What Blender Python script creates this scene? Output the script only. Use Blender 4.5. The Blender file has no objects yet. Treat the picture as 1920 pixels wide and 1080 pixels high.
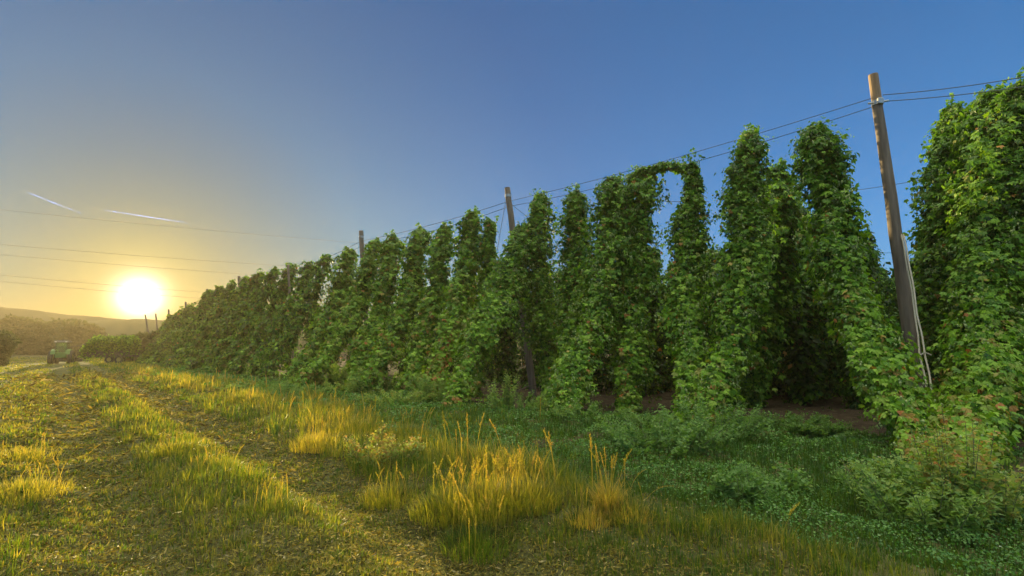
import bpy, math, random
import numpy as np
from mathutils import Vector, Matrix

S = bpy.context.scene
C = S.collection
R = math.radians

# ---------------------------------------------------------------- camera
EYE = 1.6
PITCH = math.atan(0.115)
cam_d = bpy.data.cameras.new("camera")
cam = bpy.data.objects.new("camera", cam_d)
C.objects.link(cam)
cam_d.sensor_width = 36.0
cam_d.lens = 36.0 * 1000 / 1920
cam_d.clip_start = 0.05
cam_d.clip_end = 20000
cam.location = (0, 0, EYE)
cam.rotation_euler = (R(90) + PITCH, 0, 0)
S.camera = cam


def ray(px, py):
    u = (px - 960) / 1000.0
    v = (540 - py) / 1000.0
    return Vector((u, math.cos(PITCH) - v * math.sin(PITCH), math.sin(PITCH) + v * math.cos(PITCH)))


def P(px, py, Y):
    """the point seen at photo pixel px, py at depth Y metres ahead"""
    d = ray(px, py)
    return Vector((0, 0, EYE)) + d * (Y / d.y)


# ---------------------------------------------------------------- sun + sky
SUN_DIR = ray(262, 560).normalized()
SUN_EL = math.asin(SUN_DIR.z)
SUN_AZ = math.atan2(SUN_DIR.x, SUN_DIR.y)        # clockwise from +Y
sun_d = bpy.data.lights.new("sun", "SUN")
sun_d.energy = 5.0
sun_d.angle = R(0.6)
sun_d.color = (1.0, 0.77, 0.36)
sun = bpy.data.objects.new("sun", sun_d)
C.objects.link(sun)
sun.rotation_euler = SUN_DIR.to_track_quat('Z', 'Y').to_euler()

W = bpy.data.worlds.new("World")
S.world = W
W.use_nodes = True
nt = W.node_tree
for n in list(nt.nodes):
    nt.nodes.remove(n)


def N(t, typ, **kw):
    n = t.nodes.new(typ)
    for k, v in kw.items():
        if k.startswith('i_'):
            n.inputs[int(k[2:])].default_value = v
        else:
            setattr(n, k, v)
    return n


FILL = 0.04
FILL_TOP = 0.78
sky = N(nt, 'ShaderNodeTexSky', sky_type='NISHITA', sun_disc=False)
sky.sun_elevation = SUN_EL
sky.sun_rotation = SUN_AZ
sky.altitude = 300
sky.air_density = 1.0
sky.dust_density = 0.05
sky.ozone_density = 2.0
tc = N(nt, 'ShaderNodeTexCoord')
dot = N(nt, 'ShaderNodeVectorMath', operation='DOT_PRODUCT')
dot.inputs[1].default_value = SUN_DIR
nt.links.new(tc.outputs['Generated'], dot.inputs[0])
acos = N(nt, 'ShaderNodeMath', operation='ARCCOSINE')
nt.links.new(dot.outputs['Value'], acos.inputs[0])
# the evening air: warmer towards the sun, bluer away from it
rel = N(nt, 'ShaderNodeMath', operation='DIVIDE')
rel.inputs[1].default_value = R(100)
nt.links.new(acos.outputs[0], rel.inputs[0])
tint = N(nt, 'ShaderNodeValToRGB')
els = tint.color_ramp.elements
els[0].position = 0.0; els[0].color = (.26, .15, .03, 1)
els[1].position = 0.78; els[1].color = (.12, .53, .90, 1)
for pos, col in ((.08, (.12, .165, .18, 1)), (.20, (.075, .265, .39, 1)), (.42, (.03, .285, .53, 1))):
    el = els.new(pos); el.color = col
nt.links.new(rel.outputs[0], tint.inputs[0])
mul = N(nt, 'ShaderNodeVectorMath', operation='MULTIPLY')
nt.links.new(sky.outputs[0], mul.inputs[0]); nt.links.new(tint.outputs[0], mul.inputs[1])
sca = N(nt, 'ShaderNodeVectorMath', operation='SCALE'); sca.inputs['Scale'].default_value = 2.0
nt.links.new(mul.outputs[0], sca.inputs[0])
# added fill glow overhead and behind the camera, out of view, for shaded hops
fl = N(nt, 'ShaderNodeMapRange', interpolation_type='SMOOTHSTEP')
fl.inputs['From Min'].default_value = R(84); fl.inputs['From Max'].default_value = R(125)
fl.inputs['To Min'].default_value = 0.0; fl.inputs['To Max'].default_value = 1.0
nt.links.new(acos.outputs[0], fl.inputs['Value'])
fb = N(nt, 'ShaderNodeBackground'); fb.inputs[0].default_value = (1.0, .98, .68, 1)
zs = N(nt, 'ShaderNodeSeparateXYZ')
nt.links.new(tc.outputs['Generated'], zs.inputs[0])
zr = N(nt, 'ShaderNodeMapRange', interpolation_type='SMOOTHSTEP')
zr.inputs['From Min'].default_value = .56; zr.inputs['From Max'].default_value = .95
zr.inputs['To Min'].default_value = 0.0; zr.inputs['To Max'].default_value = FILL_TOP
nt.links.new(zs.outputs['Z'], zr.inputs['Value'])
fm = N(nt, 'ShaderNodeMath', operation='MULTIPLY_ADD'); fm.inputs[1].default_value = FILL
nt.links.new(fl.outputs[0], fm.inputs[0])
nt.links.new(zr.outputs[0], fm.inputs[2])
nt.links.new(fm.outputs[0], fb.inputs[1])
bg = N(nt, 'ShaderNodeBackground')
bg.inputs[1].default_value = 0.05
nt.links.new(sca.outputs[0], bg.inputs[0])
# pale blue air low over the side away from the sun
sep = N(nt, 'ShaderNodeSeparateXYZ')
nt.links.new(tc.outputs['Generated'], sep.inputs[0])
zz = N(nt, 'ShaderNodeMath', operation='MULTIPLY'); zz.inputs[1].default_value = -7.0
nt.links.new(sep.outputs['Z'], zz.inputs[0])
ze = N(nt, 'ShaderNodeMath', operation='EXPONENT')
nt.links.new(zz.outputs[0], ze.inputs[0])
fr = N(nt, 'ShaderNodeMapRange')
fr.inputs['From Min'].default_value = .2; fr.inputs['From Max'].default_value = .65
nt.links.new(rel.outputs[0], fr.inputs['Value'])
zf = N(nt, 'ShaderNodeMath', operation='MULTIPLY')
nt.links.new(ze.outputs[0], zf.inputs[0]); nt.links.new(fr.outputs[0], zf.inputs[1])
hb = N(nt, 'ShaderNodeBackground'); hb.inputs[0].default_value = (.1, .22, .8, 1)
hm_ = N(nt, 'ShaderNodeMath', operation='MULTIPLY'); hm_.inputs[1].default_value = .25
nt.links.new(zf.outputs[0], hm_.inputs[0])
nt.links.new(hm_.outputs[0], hb.inputs[1])
ad = N(nt, 'ShaderNodeAddShader')
nt.links.new(bg.outputs[0], ad.inputs[0]); nt.links.new(hb.outputs[0], ad.inputs[1])
# the aureole of the low sun: bright air around the sun's direction, part of the sky itself
ad2 = N(nt, 'ShaderNodeAddShader')
nt.links.new(ad.outputs[0], ad2.inputs[0]); nt.links.new(fb.outputs[0], ad2.inputs[1])
total = ad2.outputs[0]
for width, power, strength, col in ((0.021, 1.5, 2.2, (1, .95, .8, 1)), (0.085, 1.3, 0.17, (1, .84, .28, 1)),
                                    (0.28, 2.0, 0.012, (1, .75, .2, 1))):
    d = N(nt, 'ShaderNodeMath', operation='DIVIDE'); d.inputs[1].default_value = width
    nt.links.new(acos.outputs[0], d.inputs[0])
    p = N(nt, 'ShaderNodeMath', operation='POWER'); p.inputs[1].default_value = power
    nt.links.new(d.outputs[0], p.inputs[0])
    m = N(nt, 'ShaderNodeMath', operation='MULTIPLY'); m.inputs[1].default_value = -1
    nt.links.new(p.outputs[0], m.inputs[0])
    e = N(nt, 'ShaderNodeMath', operation='EXPONENT')
    nt.links.new(m.outputs[0], e.inputs[0])
    s = N(nt, 'ShaderNodeMath', operation='MULTIPLY'); s.inputs[1].default_value = strength
    nt.links.new(e.outputs[0], s.inputs[0])
    b = N(nt, 'ShaderNodeBackground'); b.inputs[0].default_value = col
    nt.links.new(s.outputs[0], b.inputs[1])
    a = N(nt, 'ShaderNodeAddShader')
    nt.links.new(total, a.inputs[0]); nt.links.new(b.outputs[0], a.inputs[1])
    total = a.outputs[0]
wo = N(nt, 'ShaderNodeOutputWorld')
nt.links.new(total, wo.inputs[0])

S.view_settings.view_transform = 'Standard'
S.view_settings.look = 'None'
S.view_settings.gamma = 1.0
S.view_settings.exposure = 2.0
S.view_settings.use_curve_mapping = False
S.render.engine = 'CYCLES'
cy = S.cycles
cy.use_denoising = True
cy.max_bounces = 6
cy.diffuse_bounces = 2
cy.glossy_bounces = 2
cy.transmission_bounces = 3
cy.volume_bounces = 1
cy.transparent_max_bounces = 8
cy.sample_clamp_indirect = 4.0

# ================================================================ helpers
def label(o, text=None, cat=None, group=None, kind=None):
    if text: o['label'] = text
    if cat: o['category'] = cat
    if group: o['group'] = group
    if kind: o['kind'] = kind
    return o


def empty(name, loc=(0, 0, 0), rz=0.0):
    o = bpy.data.objects.new(name, None)
    o.empty_display_size = 0.2
    C.objects.link(o)
    o.location = loc
    o.rotation_euler = (0, 0, rz)
    return o


def link(name, me, parent=None):
    o = bpy.data.objects.new(name, me)
    C.objects.link(o)
    if parent is not None:
        o.parent = parent
    return o


def mesh_np(name, verts, loops, counts, mat, tone=None, smooth=False):
    me = bpy.data.meshes.new(name)
    verts = np.asarray(verts, np.float32)
    loops = np.asarray(loops, np.int32).ravel()
    counts = np.asarray(counts, np.int32)
    me.vertices.add(len(verts))
    me.vertices.foreach_set('co', verts.ravel())
    me.loops.add(len(loops))
    me.loops.foreach_set('vertex_index', loops)
    me.polygons.add(len(counts))
    st = np.zeros(len(counts), np.int32)
    st[1:] = np.cumsum(counts)[:-1]
    me.polygons.foreach_set('loop_start', st)
    me.polygons.foreach_set('use_smooth', np.full(len(counts), smooth, bool))
    if tone is not None:
        at = me.attributes.new('tone', 'FLOAT', 'POINT')
        at.data.foreach_set('value', np.asarray(tone, np.float32))
    me.update(calc_edges=True)
    me.materials.append(mat)
    return me


class MB:
    """collects simple solids and links them as one mesh"""
    def __init__(s):
        s.v = []; s.f = []

    def add(s, vs, fs):
        b = len(s.v)
        s.v += [tuple(v) for v in vs]
        s.f += [tuple(i + b for i in f) for f in fs]
        return s

    def box(s, x0, x1, y0, y1, z0, z1):
        vs = [(x, y, z) for z in (z0, z1) for y in (y0, y1) for x in (x0, x1)]
        return s.add(vs, [(0, 2, 3, 1), (4, 5, 7, 6), (0, 1, 5, 4), (2, 6, 7, 3), (0, 4, 6, 2), (1, 3, 7, 5)])

    def prism(s, poly, y0, y1):
        """polygon in x,z pulled along y"""
        n = len(poly)
        vs = [(x, y0, z) for x, z in poly] + [(x, y1, z) for x, z in poly]
        fs = [tuple(range(n))[::-1], tuple(range(n, 2 * n))]
        fs += [(i, (i + 1) % n, n + (i + 1) % n, n + i) for i in range(n)]
        return s.add(vs, fs)

    def tube(s, pts, rad, n=8):
        pts = [Vector(p) for p in pts]
        if not hasattr(rad, '__len__'):
            rad = [rad] * len(pts)
        vs = []; fs = []
        for i, p in enumerate(pts):
            d = (pts[min(i + 1, len(pts) - 1)] - pts[max(i - 1, 0)]).normalized()
            a = d.orthogonal().normalized() if i == 0 else (pa - d * pa.dot(d)).normalized()
            pa = a
            b = d.cross(a)
            for k in range(n):
                t = 2 * math.pi * k / n
                vs.append(p + (a * math.cos(t) + b * math.sin(t)) * rad[i])
        for i in range(len(pts) - 1):
            for k in range(n):
                q = (k + 1) % n
                fs.append((i * n + k, i * n + q, (i + 1) * n + q, (i + 1) * n + k))
        fs.append(tuple(range(n))[::-1])
        fs.append(tuple((len(pts) - 1) * n + k for k in range(n)))
        return s.add(vs, fs)

    def wheel(s, c, r, w, axis='y', n=28, hole=0.0, lugs=0):
        """tyre-like ring about the y axis"""
        prof = [(hole, -w * .42), (r * .9, -w * .5), (r, -w * .36), (r, w * .36), (r * .9, w * .5), (hole, w * .42)]
        vs = []; fs = []
        m = len(prof)
        for k in range(n):
            t = 2 * math.pi * k / n
            g = 1.0 + (0.03 if lugs and k % 2 else 0.0)
            for (rr, y) in prof:
                rr2 = rr * (g if rr > r * .85 else 1)
                vs.append((c[0] + rr2 * math.cos(t), c[1] + y, c[2] + rr2 * math.sin(t)))
        for k in range(n):
            q = (k + 1) % n
            for j in range(m - 1):
                fs.append((k * m + j, k * m + j + 1, q * m + j + 1, q * m + j))
            if hole > 0:
                fs.append((k * m + m - 1, k * m, q * m, q * m + m - 1))
        return s.add(vs, fs)

    def build(s, name, mat, parent=None, smooth=False, bevel=0.0):
        me = bpy.data.meshes.new(name)
        me.from_pydata(s.v, [], s.f)
        me.update()
        me.materials.append(mat)
        if smooth:
            me.polygons.foreach_set('use_smooth', [True] * len(me.polygons))
        o = link(name, me, parent)
        if bevel:
            b = o.modifiers.new('bevel', 'BEVEL'); b.width = bevel; b.segments = 2
        return o


def hash2(ix, iy, seed):
    h = (ix.astype(np.int64) * 374761393 + iy.astype(np.int64) * 668265263 + seed * 974711) & 0xffffffff
    h = ((h ^ (h >> 13)) * 1274126177) & 0xffffffff
    return ((h ^ (h >> 16)) & 0xffff) / 65535.0


def vnoise(x, y, seed=0):
    x = np.asarray(x, float); y = np.asarray(y, float)
    ix = np.floor(x); iy = np.floor(y)
    fx = x - ix; fy = y - iy
    fx = fx * fx * (3 - 2 * fx); fy = fy * fy * (3 - 2 * fy)
    a = hash2(ix, iy, seed); b = hash2(ix + 1, iy, seed)
    c = hash2(ix, iy + 1, seed); d = hash2(ix + 1, iy + 1, seed)
    return (a * (1 - fx) + b * fx) * (1 - fy) + (c * (1 - fx) + d * fx) * fy


def fbm(x, y, seed=0, oct=3):
    t = 0; w = 1; n = 0
    for k in range(oct):
        t = t + w * vnoise(x * 2 ** k, y * 2 ** k, seed + k * 17); n += w; w *= .5
    return t / n


# ================================================================ lay of the land
def s_of(X, Y):
    """distance to the right of the grass ridge between the two wheel ruts"""
    return (X + 5.76 + 0.85 * (Y - 9.1)) * 0.762


def height(X, Y):
    X = np.asarray(X, float); Y = np.asarray(Y, float)
    s = s_of(X, Y)
    wob = (vnoise(X * .25, Y * .25, 5) - .5) * .5
    a = np.abs(s + wob)
    near = np.exp(-(np.hypot(X, Y) / 90.0) ** 2)
    h = -0.15 * np.exp(-((a - 1.05) / .45) ** 2) + 0.12 * np.exp(-(a / .38) ** 2)
    h = h + 0.12 * np.exp(-((s - 2.6 + wob) / .8) ** 2) + .06 * np.exp(-((s + 2.4) / .6) ** 2)
    h = h + 0.12 * (fbm(X * .5, Y * .5, 9) - .5) + 0.13 * (fbm(X * 2.1, Y * 2.1, 21) - .5)
    return h * near


# ================================================================ materials
def new_mat(name):
    m = bpy.data.materials.new(name)
    m.use_nodes = True
    return m, m.node_tree, m.node_tree.nodes['Principled BSDF'], m.node_tree.nodes['Material Output']


def ramp_node(t, stops):
    r = t.nodes.new('ShaderNodeValToRGB')
    e = r.color_ramp.elements
    e[0].position = stops[0][0]; e[0].color = (*stops[0][1], 1)
    e[1].position = stops[-1][0]; e[1].color = (*stops[-1][1], 1)
    for p, c in stops[1:-1]:
        k = e.new(p); k.color = (*c, 1)
    return r


def leaf_mat(name, stops, trans=.4, rough=.5, spec=.4, tcol=(1.0, 1.0, .45)):
    m, t, b, out = new_mat(name)
    at = t.nodes.new('ShaderNodeAttribute'); at.attribute_name = 'tone'
    r = ramp_node(t, stops)
    t.links.new(at.outputs['Fac'], r.inputs[0])
    t.links.new(r.outputs[0], b.inputs['Base Color'])
    b.inputs['Roughness'].default_value = rough
    b.inputs['Specular IOR Level'].default_value = spec
    tr = t.nodes.new('ShaderNodeBsdfTranslucent')
    mx = t.nodes.new('ShaderNodeMix'); mx.data_type = 'RGBA'; mx.blend_type = 'MULTIPLY'
    mx.inputs[0].default_value = 1.0
    t.links.new(r.outputs[0], mx.inputs[6])
    mx.inputs[7].default_value = (tcol[0] * 1.6, tcol[1] * 1.6, tcol[2] * 1.6, 1)
    t.links.new(mx.outputs[2], tr.inputs[0])
    ms = t.nodes.new('ShaderNodeMixShader'); ms.inputs[0].default_value = trans
    t.links.new(b.outputs[0], ms.inputs[1]); t.links.new(tr.outputs[0], ms.inputs[2])
    t.links.new(ms.outputs[0], out.inputs['Surface'])
    return m


def plain(name, col, rough=.6, metal=0.0, noise=0.0, scale=8.0, col2=None, bump=0.0, stretch=None):
    m, t, b, out = new_mat(name)
    b.inputs['Base Color'].default_value = (*col, 1)
    b.inputs['Roughness'].default_value = rough
    b.inputs['Metallic'].default_value = metal
    if col2 is not None:
        tc = t.nodes.new('ShaderNodeTexCoord')
        mp = t.nodes.new('ShaderNodeMapping')
        if stretch: mp.inputs['Scale'].default_value = stretch
        n = t.nodes.new('ShaderNodeTexNoise'); n.inputs['Scale'].default_value = scale
        n.inputs['Detail'].default_value = 6
        t.links.new(tc.outputs['Object'], mp.inputs[0]); t.links.new(mp.outputs[0], n.inputs['Vector'])
        r = ramp_node(t, [(.3, col), (.7, col2)])
        t.links.new(n.outputs[0], r.inputs[0]); t.links.new(r.outputs[0], b.inputs['Base Color'])
        if bump:
            bp = t.nodes.new('ShaderNodeBump'); bp.inputs['Strength'].default_value = bump
            bp.inputs['Distance'].default_value = .02
            t.links.new(n.outputs[0], bp.inputs['Height']); t.links.new(bp.outputs[0], b.inputs['Normal'])
    return m


M_HOP = leaf_mat('hop_leaf', [(0.0, (.018, .050, .006)), (.32, (.085, .205, .010)), (.6, (.23, .39, .020)),
                              (.8, (.20, .24, .04)), (.92, (.34, .25, .05)), (1.0, (.36, .13, .03))],
                 trans=.30, rough=.5, spec=.32)
M_CONE = leaf_mat('hop_cone', [(0, (.20, .30, .08)), (1, (.46, .50, .22))], trans=.3, rough=.6)
M_GRASS = leaf_mat('grass_blade', [(0.0, (.035, .09, .018)), (.35, (.08, .15, .025)), (.6, (.20, .22, .04)),
                                   (.8, (.36, .33, .085)), (1.0, (.44, .31, .11))], trans=.6, rough=.5, tcol=(1.15, .95, .22))
M_HERB = leaf_mat('herb_leaf', [(0.0, (.035, .11, .022)), (.5, (.08, .20, .035)), (.85, (.16, .30, .06)),
                                (1.0, (.30, .36, .24))], trans=.4, rough=.45)
M_WEED = leaf_mat('weed_leaf', [(0.0, (.07, .15, .035)), (.5, (.15, .27, .06)), (.8, (.29, .36, .08)),
                                (1.0, (.42, .22, .06))], trans=.4, rough=.6)
M_LITTER = leaf_mat('cut_litter', [(0.0, (.05, .035, .012)), (.4, (.16, .15, .028)), (.75, (.38, .29, .06)),
                                   (1.0, (.45, .38, .22))], trans=.3, rough=.6, spec=.2, tcol=(1.1, .9, .3))
M_TREE = leaf_mat('tree_leaf', [(0.0, (.03, .05, .015)), (1.0, (.08, .10, .03))], trans=.3, rough=.6)
M_BARK = plain('bark', (.07, .05, .03), .9, col2=(.12, .09, .06), scale=6, bump=.5, stretch=(1, 1, .2))
M_STEM = plain('hop_stem', (.10, .09, .04), .8, col2=(.16, .11, .06), scale=20)
M_GREENSTEM = plain('green_stem', (.10, .14, .05), .7, col2=(.18, .17, .07), scale=12)
M_POLE = plain('pole_wood', (.11, .08, .06), .8, col2=(.24, .18, .13), scale=5, bump=.6, stretch=(3, 3, .25))
M_POLEEND = plain('pole_fresh_wood', (.22, .13, .06), .7, col2=(.33, .21, .11), scale=5, stretch=(3, 3, .3))
M_WIRE = plain('wire_steel', (.10, .10, .10), .5, metal=.6)
M_ROPE = plain('rope', (.35, .30, .22), .8, col2=(.5, .45, .36), scale=60)
M_GALV = plain('galvanised', (.5, .48, .42), .4, metal=.7, col2=(.36, .33, .3), scale=30)

# ================================================================ ground, hills, haze
def ground_mat():
    m, t, b, out = new_mat('field_soil_and_turf')
    tc = t.nodes.new('ShaderNodeTexCoord')
    n1 = t.nodes.new('ShaderNodeTexNoise'); n1.inputs['Scale'].default_value = .6; n1.inputs['Detail'].default_value = 8
    n2 = t.nodes.new('ShaderNodeTexNoise'); n2.inputs['Scale'].default_value = 14; n2.inputs['Detail'].default_value = 8
    n2.inputs['Roughness'].default_value = .7
    for n in (n1, n2): t.links.new(tc.outputs['Object'], n.inputs['Vector'])
    r1 = ramp_node(t, [(.35, (.055, .06, .022)), (.5, (.09, .10, .03)), (.65, (.15, .13, .05))])
    r2 = ramp_node(t, [(.35, (.05, .035, .02)), (.52, (.10, .09, .035)), (.68, (.20, .16, .075))])
    t.links.new(n1.outputs[0], r1.inputs[0]); t.links.new(n2.outputs[0], r2.inputs[0])
    mx = t.nodes.new('ShaderNodeMix'); mx.data_type = 'RGBA'; mx.inputs[0].default_value = .55
    t.links.new(r1.outputs[0], mx.inputs[6]); t.links.new(r2.outputs[0], mx.inputs[7])
    # bare soil between the hop rows (s > 8)
    at = t.nodes.new('ShaderNodeAttribute'); at.attribute_name = 'tone'
    n3 = t.nodes.new('ShaderNodeTexNoise'); n3.inputs['Scale'].default_value = 7; n3.inputs['Detail'].default_value = 7
    t.links.new(tc.outputs['Object'], n3.inputs['Vector'])
    r3 = ramp_node(t, [(.35, (.035, .024, .015)), (.65, (.085, .06, .038))])
    t.links.new(n3.outputs[0], r3.inputs[0])
    mx2 = t.nodes.new('ShaderNodeMix'); mx2.data_type = 'RGBA'
    t.links.new(at.outputs['Fac'], mx2.inputs[0])
    t.links.new(mx.outputs[2], mx2.inputs[6]); t.links.new(r3.outputs[0], mx2.inputs[7])
    t.links.new(mx2.outputs[2], b.inputs['Base Color'])
    b.inputs['Roughness'].default_value = 1.0
    b.inputs['Specular IOR Level'].default_value = .1
    bp = t.nodes.new('ShaderNodeBump'); bp.inputs['Strength'].default_value = .8; bp.inputs['Distance'].default_value = .03
    t.links.new(n2.outputs[0], bp.inputs['Height']); t.links.new(bp.outputs[0], b.inputs['Normal'])
    return m


def soil_amount(X, Y):
    s = s_of(X, Y)
    a = np.clip((s - np.clip(8.3 + (X - 1.8) * .5, 7.4, 10.3) + 1.2 * (vnoise(X * .8, Y * .8, 3) - .5)) / .6, 0, 1)
    # pale bare strips in the turf
    for (cx, cy, L, w) in ((1.0, 9.6, 1.3, .28), (6.6, 6.9, 1.8, .4), (6.9, 8.2, 1.5, .3)):
        dx = X - cx; dy = Y - cy
        u = dx * .72 + dy * .69; v = -dx * .69 + dy * .72
        a = np.maximum(a, np.clip(1.3 - (u / L) ** 2 - (v / w) ** 2 + .5 * (vnoise(X * 5, Y * 5, 4) - .5), 0, 1))
    return a


def build_ground():
    n = 640
    u = np.linspace(-1, 1, n)
    g = 1400 * np.sinh(8 * u) / math.sinh(8)
    X, Y = np.meshgrid(g, g + 4.0)
    Y = np.clip(Y, -1380, 1380)
    Z = height(X, Y)
    v = np.stack([X, Y, Z], -1).reshape(-1, 3)
    i = np.arange(n * n).reshape(n, n)
    f = np.stack([i[:-1, :-1], i[:-1, 1:], i[1:, 1:], i[1:, :-1]], -1).reshape(-1, 4)
    me = mesh_np('ground', v, f, np.full(len(f), 4), ground_mat(), soil_amount(X, Y).ravel(), True)
    label(link('ground', me), kind='structure')


build_ground()


def build_hill(name, prof, Yc, depth, mat, seed):
    """prof: (photo px, crest y) of the skyline at distance Yc"""
    px = np.array([p[0] for p in prof], float); py = np.array([p[1] for p in prof], float)
    xs = np.linspace(px.min(), px.max(), 260)
    cr = np.interp(xs, px, py)
    vs = []
    m = 24
    for j in range(m):
        q = j / (m - 1)
        Y = Yc + (q - .5) * depth
        prf = math.sin(math.pi * min(q * 1.02, 1)) ** .8 if q < 1 else 0
        for x, c in zip(xs, cr):
            top = P(x, c, Yc)
            w = 1.2 * (float(vnoise(np.array(x * .25), np.array(j * .6), seed)) - .5)
            vs.append((top.x * Y / Yc, Y, -.5 + (top.z + .5 + w * (Yc / 400)) * prf))
    vs = np.array(vs)
    n = len(xs)
    i = np.arange(n * m).reshape(m, n)
    f = np.stack([i[:-1, :-1], i[:-1, 1:], i[1:, 1:], i[1:, :-1]], -1).reshape(-1, 4)
    me = mesh_np(name, vs, f, np.full(len(f), 4), mat, None, True)
    label(link(name, me), kind='structure')


M_HILL = plain('hill_woods', (.035, .05, .02), .9, col2=(.08, .09, .035), scale=.03)
M_HILL2 = plain('hill_fields', (.06, .08, .03), .9, col2=(.12, .12, .05), scale=.01)
build_hill('hills', [(-900, 566), (-400, 560), (-120, 566), (0, 575), (60, 582), (130, 590), (220, 598), (330, 603), (600, 610), (1100, 618), (1900, 622), (2700, 615)], 240, 60, M_HILL, 3)
build_hill('hills', [(-900, 640), (-200, 630), (60, 618), (150, 604), (190, 600), (250, 598), (330, 601), (480, 606), (800, 615), (1300, 625), (1900, 630), (2600, 632)], 206, 24, M_HILL2, 8)

HAZE_DENSITY = 0.0022
hz = MB().box(-1450, 1450, -1450, 1450, -1.6, 28).build('haze', bpy.data.materials.new('air_haze'))
label(hz, kind='stuff')
hm = hz.data.materials[0]; hm.use_nodes = True
ht = hm.node_tree
ht.nodes.remove(ht.nodes['Principled BSDF'])
pv = ht.nodes.new('ShaderNodeVolumePrincipled')
pv.inputs['Density'].default_value = HAZE_DENSITY
pv.inputs['Anisotropy'].default_value = 0.42
pv.inputs['Color'].default_value = (.27, .22, .14, 1)
ht.links.new(pv.outputs[0], ht.nodes['Material Output'].inputs['Volume'])

# ================================================================ leaves, blades
T_LOBED = (np.array([[0, 0, 0], [-.42, .08, .05], [-.52, .55, -.02], [-.20, .52, .04], [0, 1, -.12],
                     [.20, .52, .04], [.52, .55, -.02], [.42, .08, .05]], float),
           np.array([0, 1, 2, 3, 4, 0, 4, 5, 6, 7]), np.array([5, 5]))
T_KITE = (np.array([[0, 0, 0], [-.42, .45, .06], [0, 1, -.08], [.42, .45, .06]], float),
          np.array([0, 2, 1, 0, 3, 2]), np.array([3, 3]))
T_NARROW = (np.array([[0, 0, 0], [-.13, .4, .02], [0, 1, -.1], [.13, .4, .02]], float),
            np.array([0, 2, 1, 0, 3, 2]), np.array([3, 3]))


def norm(a):
    return a / np.maximum(np.linalg.norm(a, axis=-1, keepdims=True), 1e-6)


def leaves(pos, nrm, tip, size, tone, tmpl):
    """one leaf per row of pos; returns verts, loops, counts, tone"""
    tv, tl, tc_ = tmpl
    nrm = norm(nrm)
    tip = norm(tip - nrm * (tip * nrm).sum(1, keepdims=True))
    side = np.cross(tip, nrm)
    M = np.stack([side, tip, nrm], 1)                       # n,3,3
    v = np.einsum('kj,njd->nkd', tv, M) * size[:, None, None] + pos[:, None, :]
    n = len(pos); k = len(tv)
    loops = (tl[None, :] + (np.arange(n) * k)[:, None]).ravel()
    return v.reshape(-1, 3), loops, np.tile(tc_, n), np.repeat(tone, k)


def blades(pos, h, w, lean, az, tone, curl=.5):
    """grass blades with a bend: base pair, middle pair, tip"""
    n = len(pos)
    d = np.stack([np.cos(az), np.sin(az), np.zeros(n)], 1)
    sd = np.stack([-np.sin(az), np.cos(az), np.zeros(n)], 1)
    up = np.array([0, 0, 1.0])
    hz_ = np.cos(lean * .6)[:, None]; hx = np.sin(lean * .6)[:, None]
    mid = pos + (up * hz_ + d * hx) * (h * .55)[:, None]
    tipd = up * np.cos(lean * (1 + curl))[:, None] + d * np.sin(lean * (1 + curl))[:, None]
    tip = mid + tipd * (h * .45)[:, None]
    ww = (w * .5)[:, None]
    v = np.stack([pos - sd * ww, pos + sd * ww, mid + sd * ww * .8, mid - sd * ww * .8, tip], 1)
    b = (np.arange(n) * 5)[:, None]
    loops = (np.array([0, 1, 2, 3, 3, 2, 4])[None, :] + b).ravel()
    return v.reshape(-1, 3), loops, np.tile([4, 3], n), np.repeat(tone, 5)


def merge(parts):
    V = []; L = []; K = []; T = []; off = 0
    for v, l, k, t in parts:
        V.append(v); L.append(l + off); K.append(k); T.append(t); off += len(v)
    return np.concatenate(V), np.concatenate(L), np.concatenate(K), np.concatenate(T)


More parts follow.
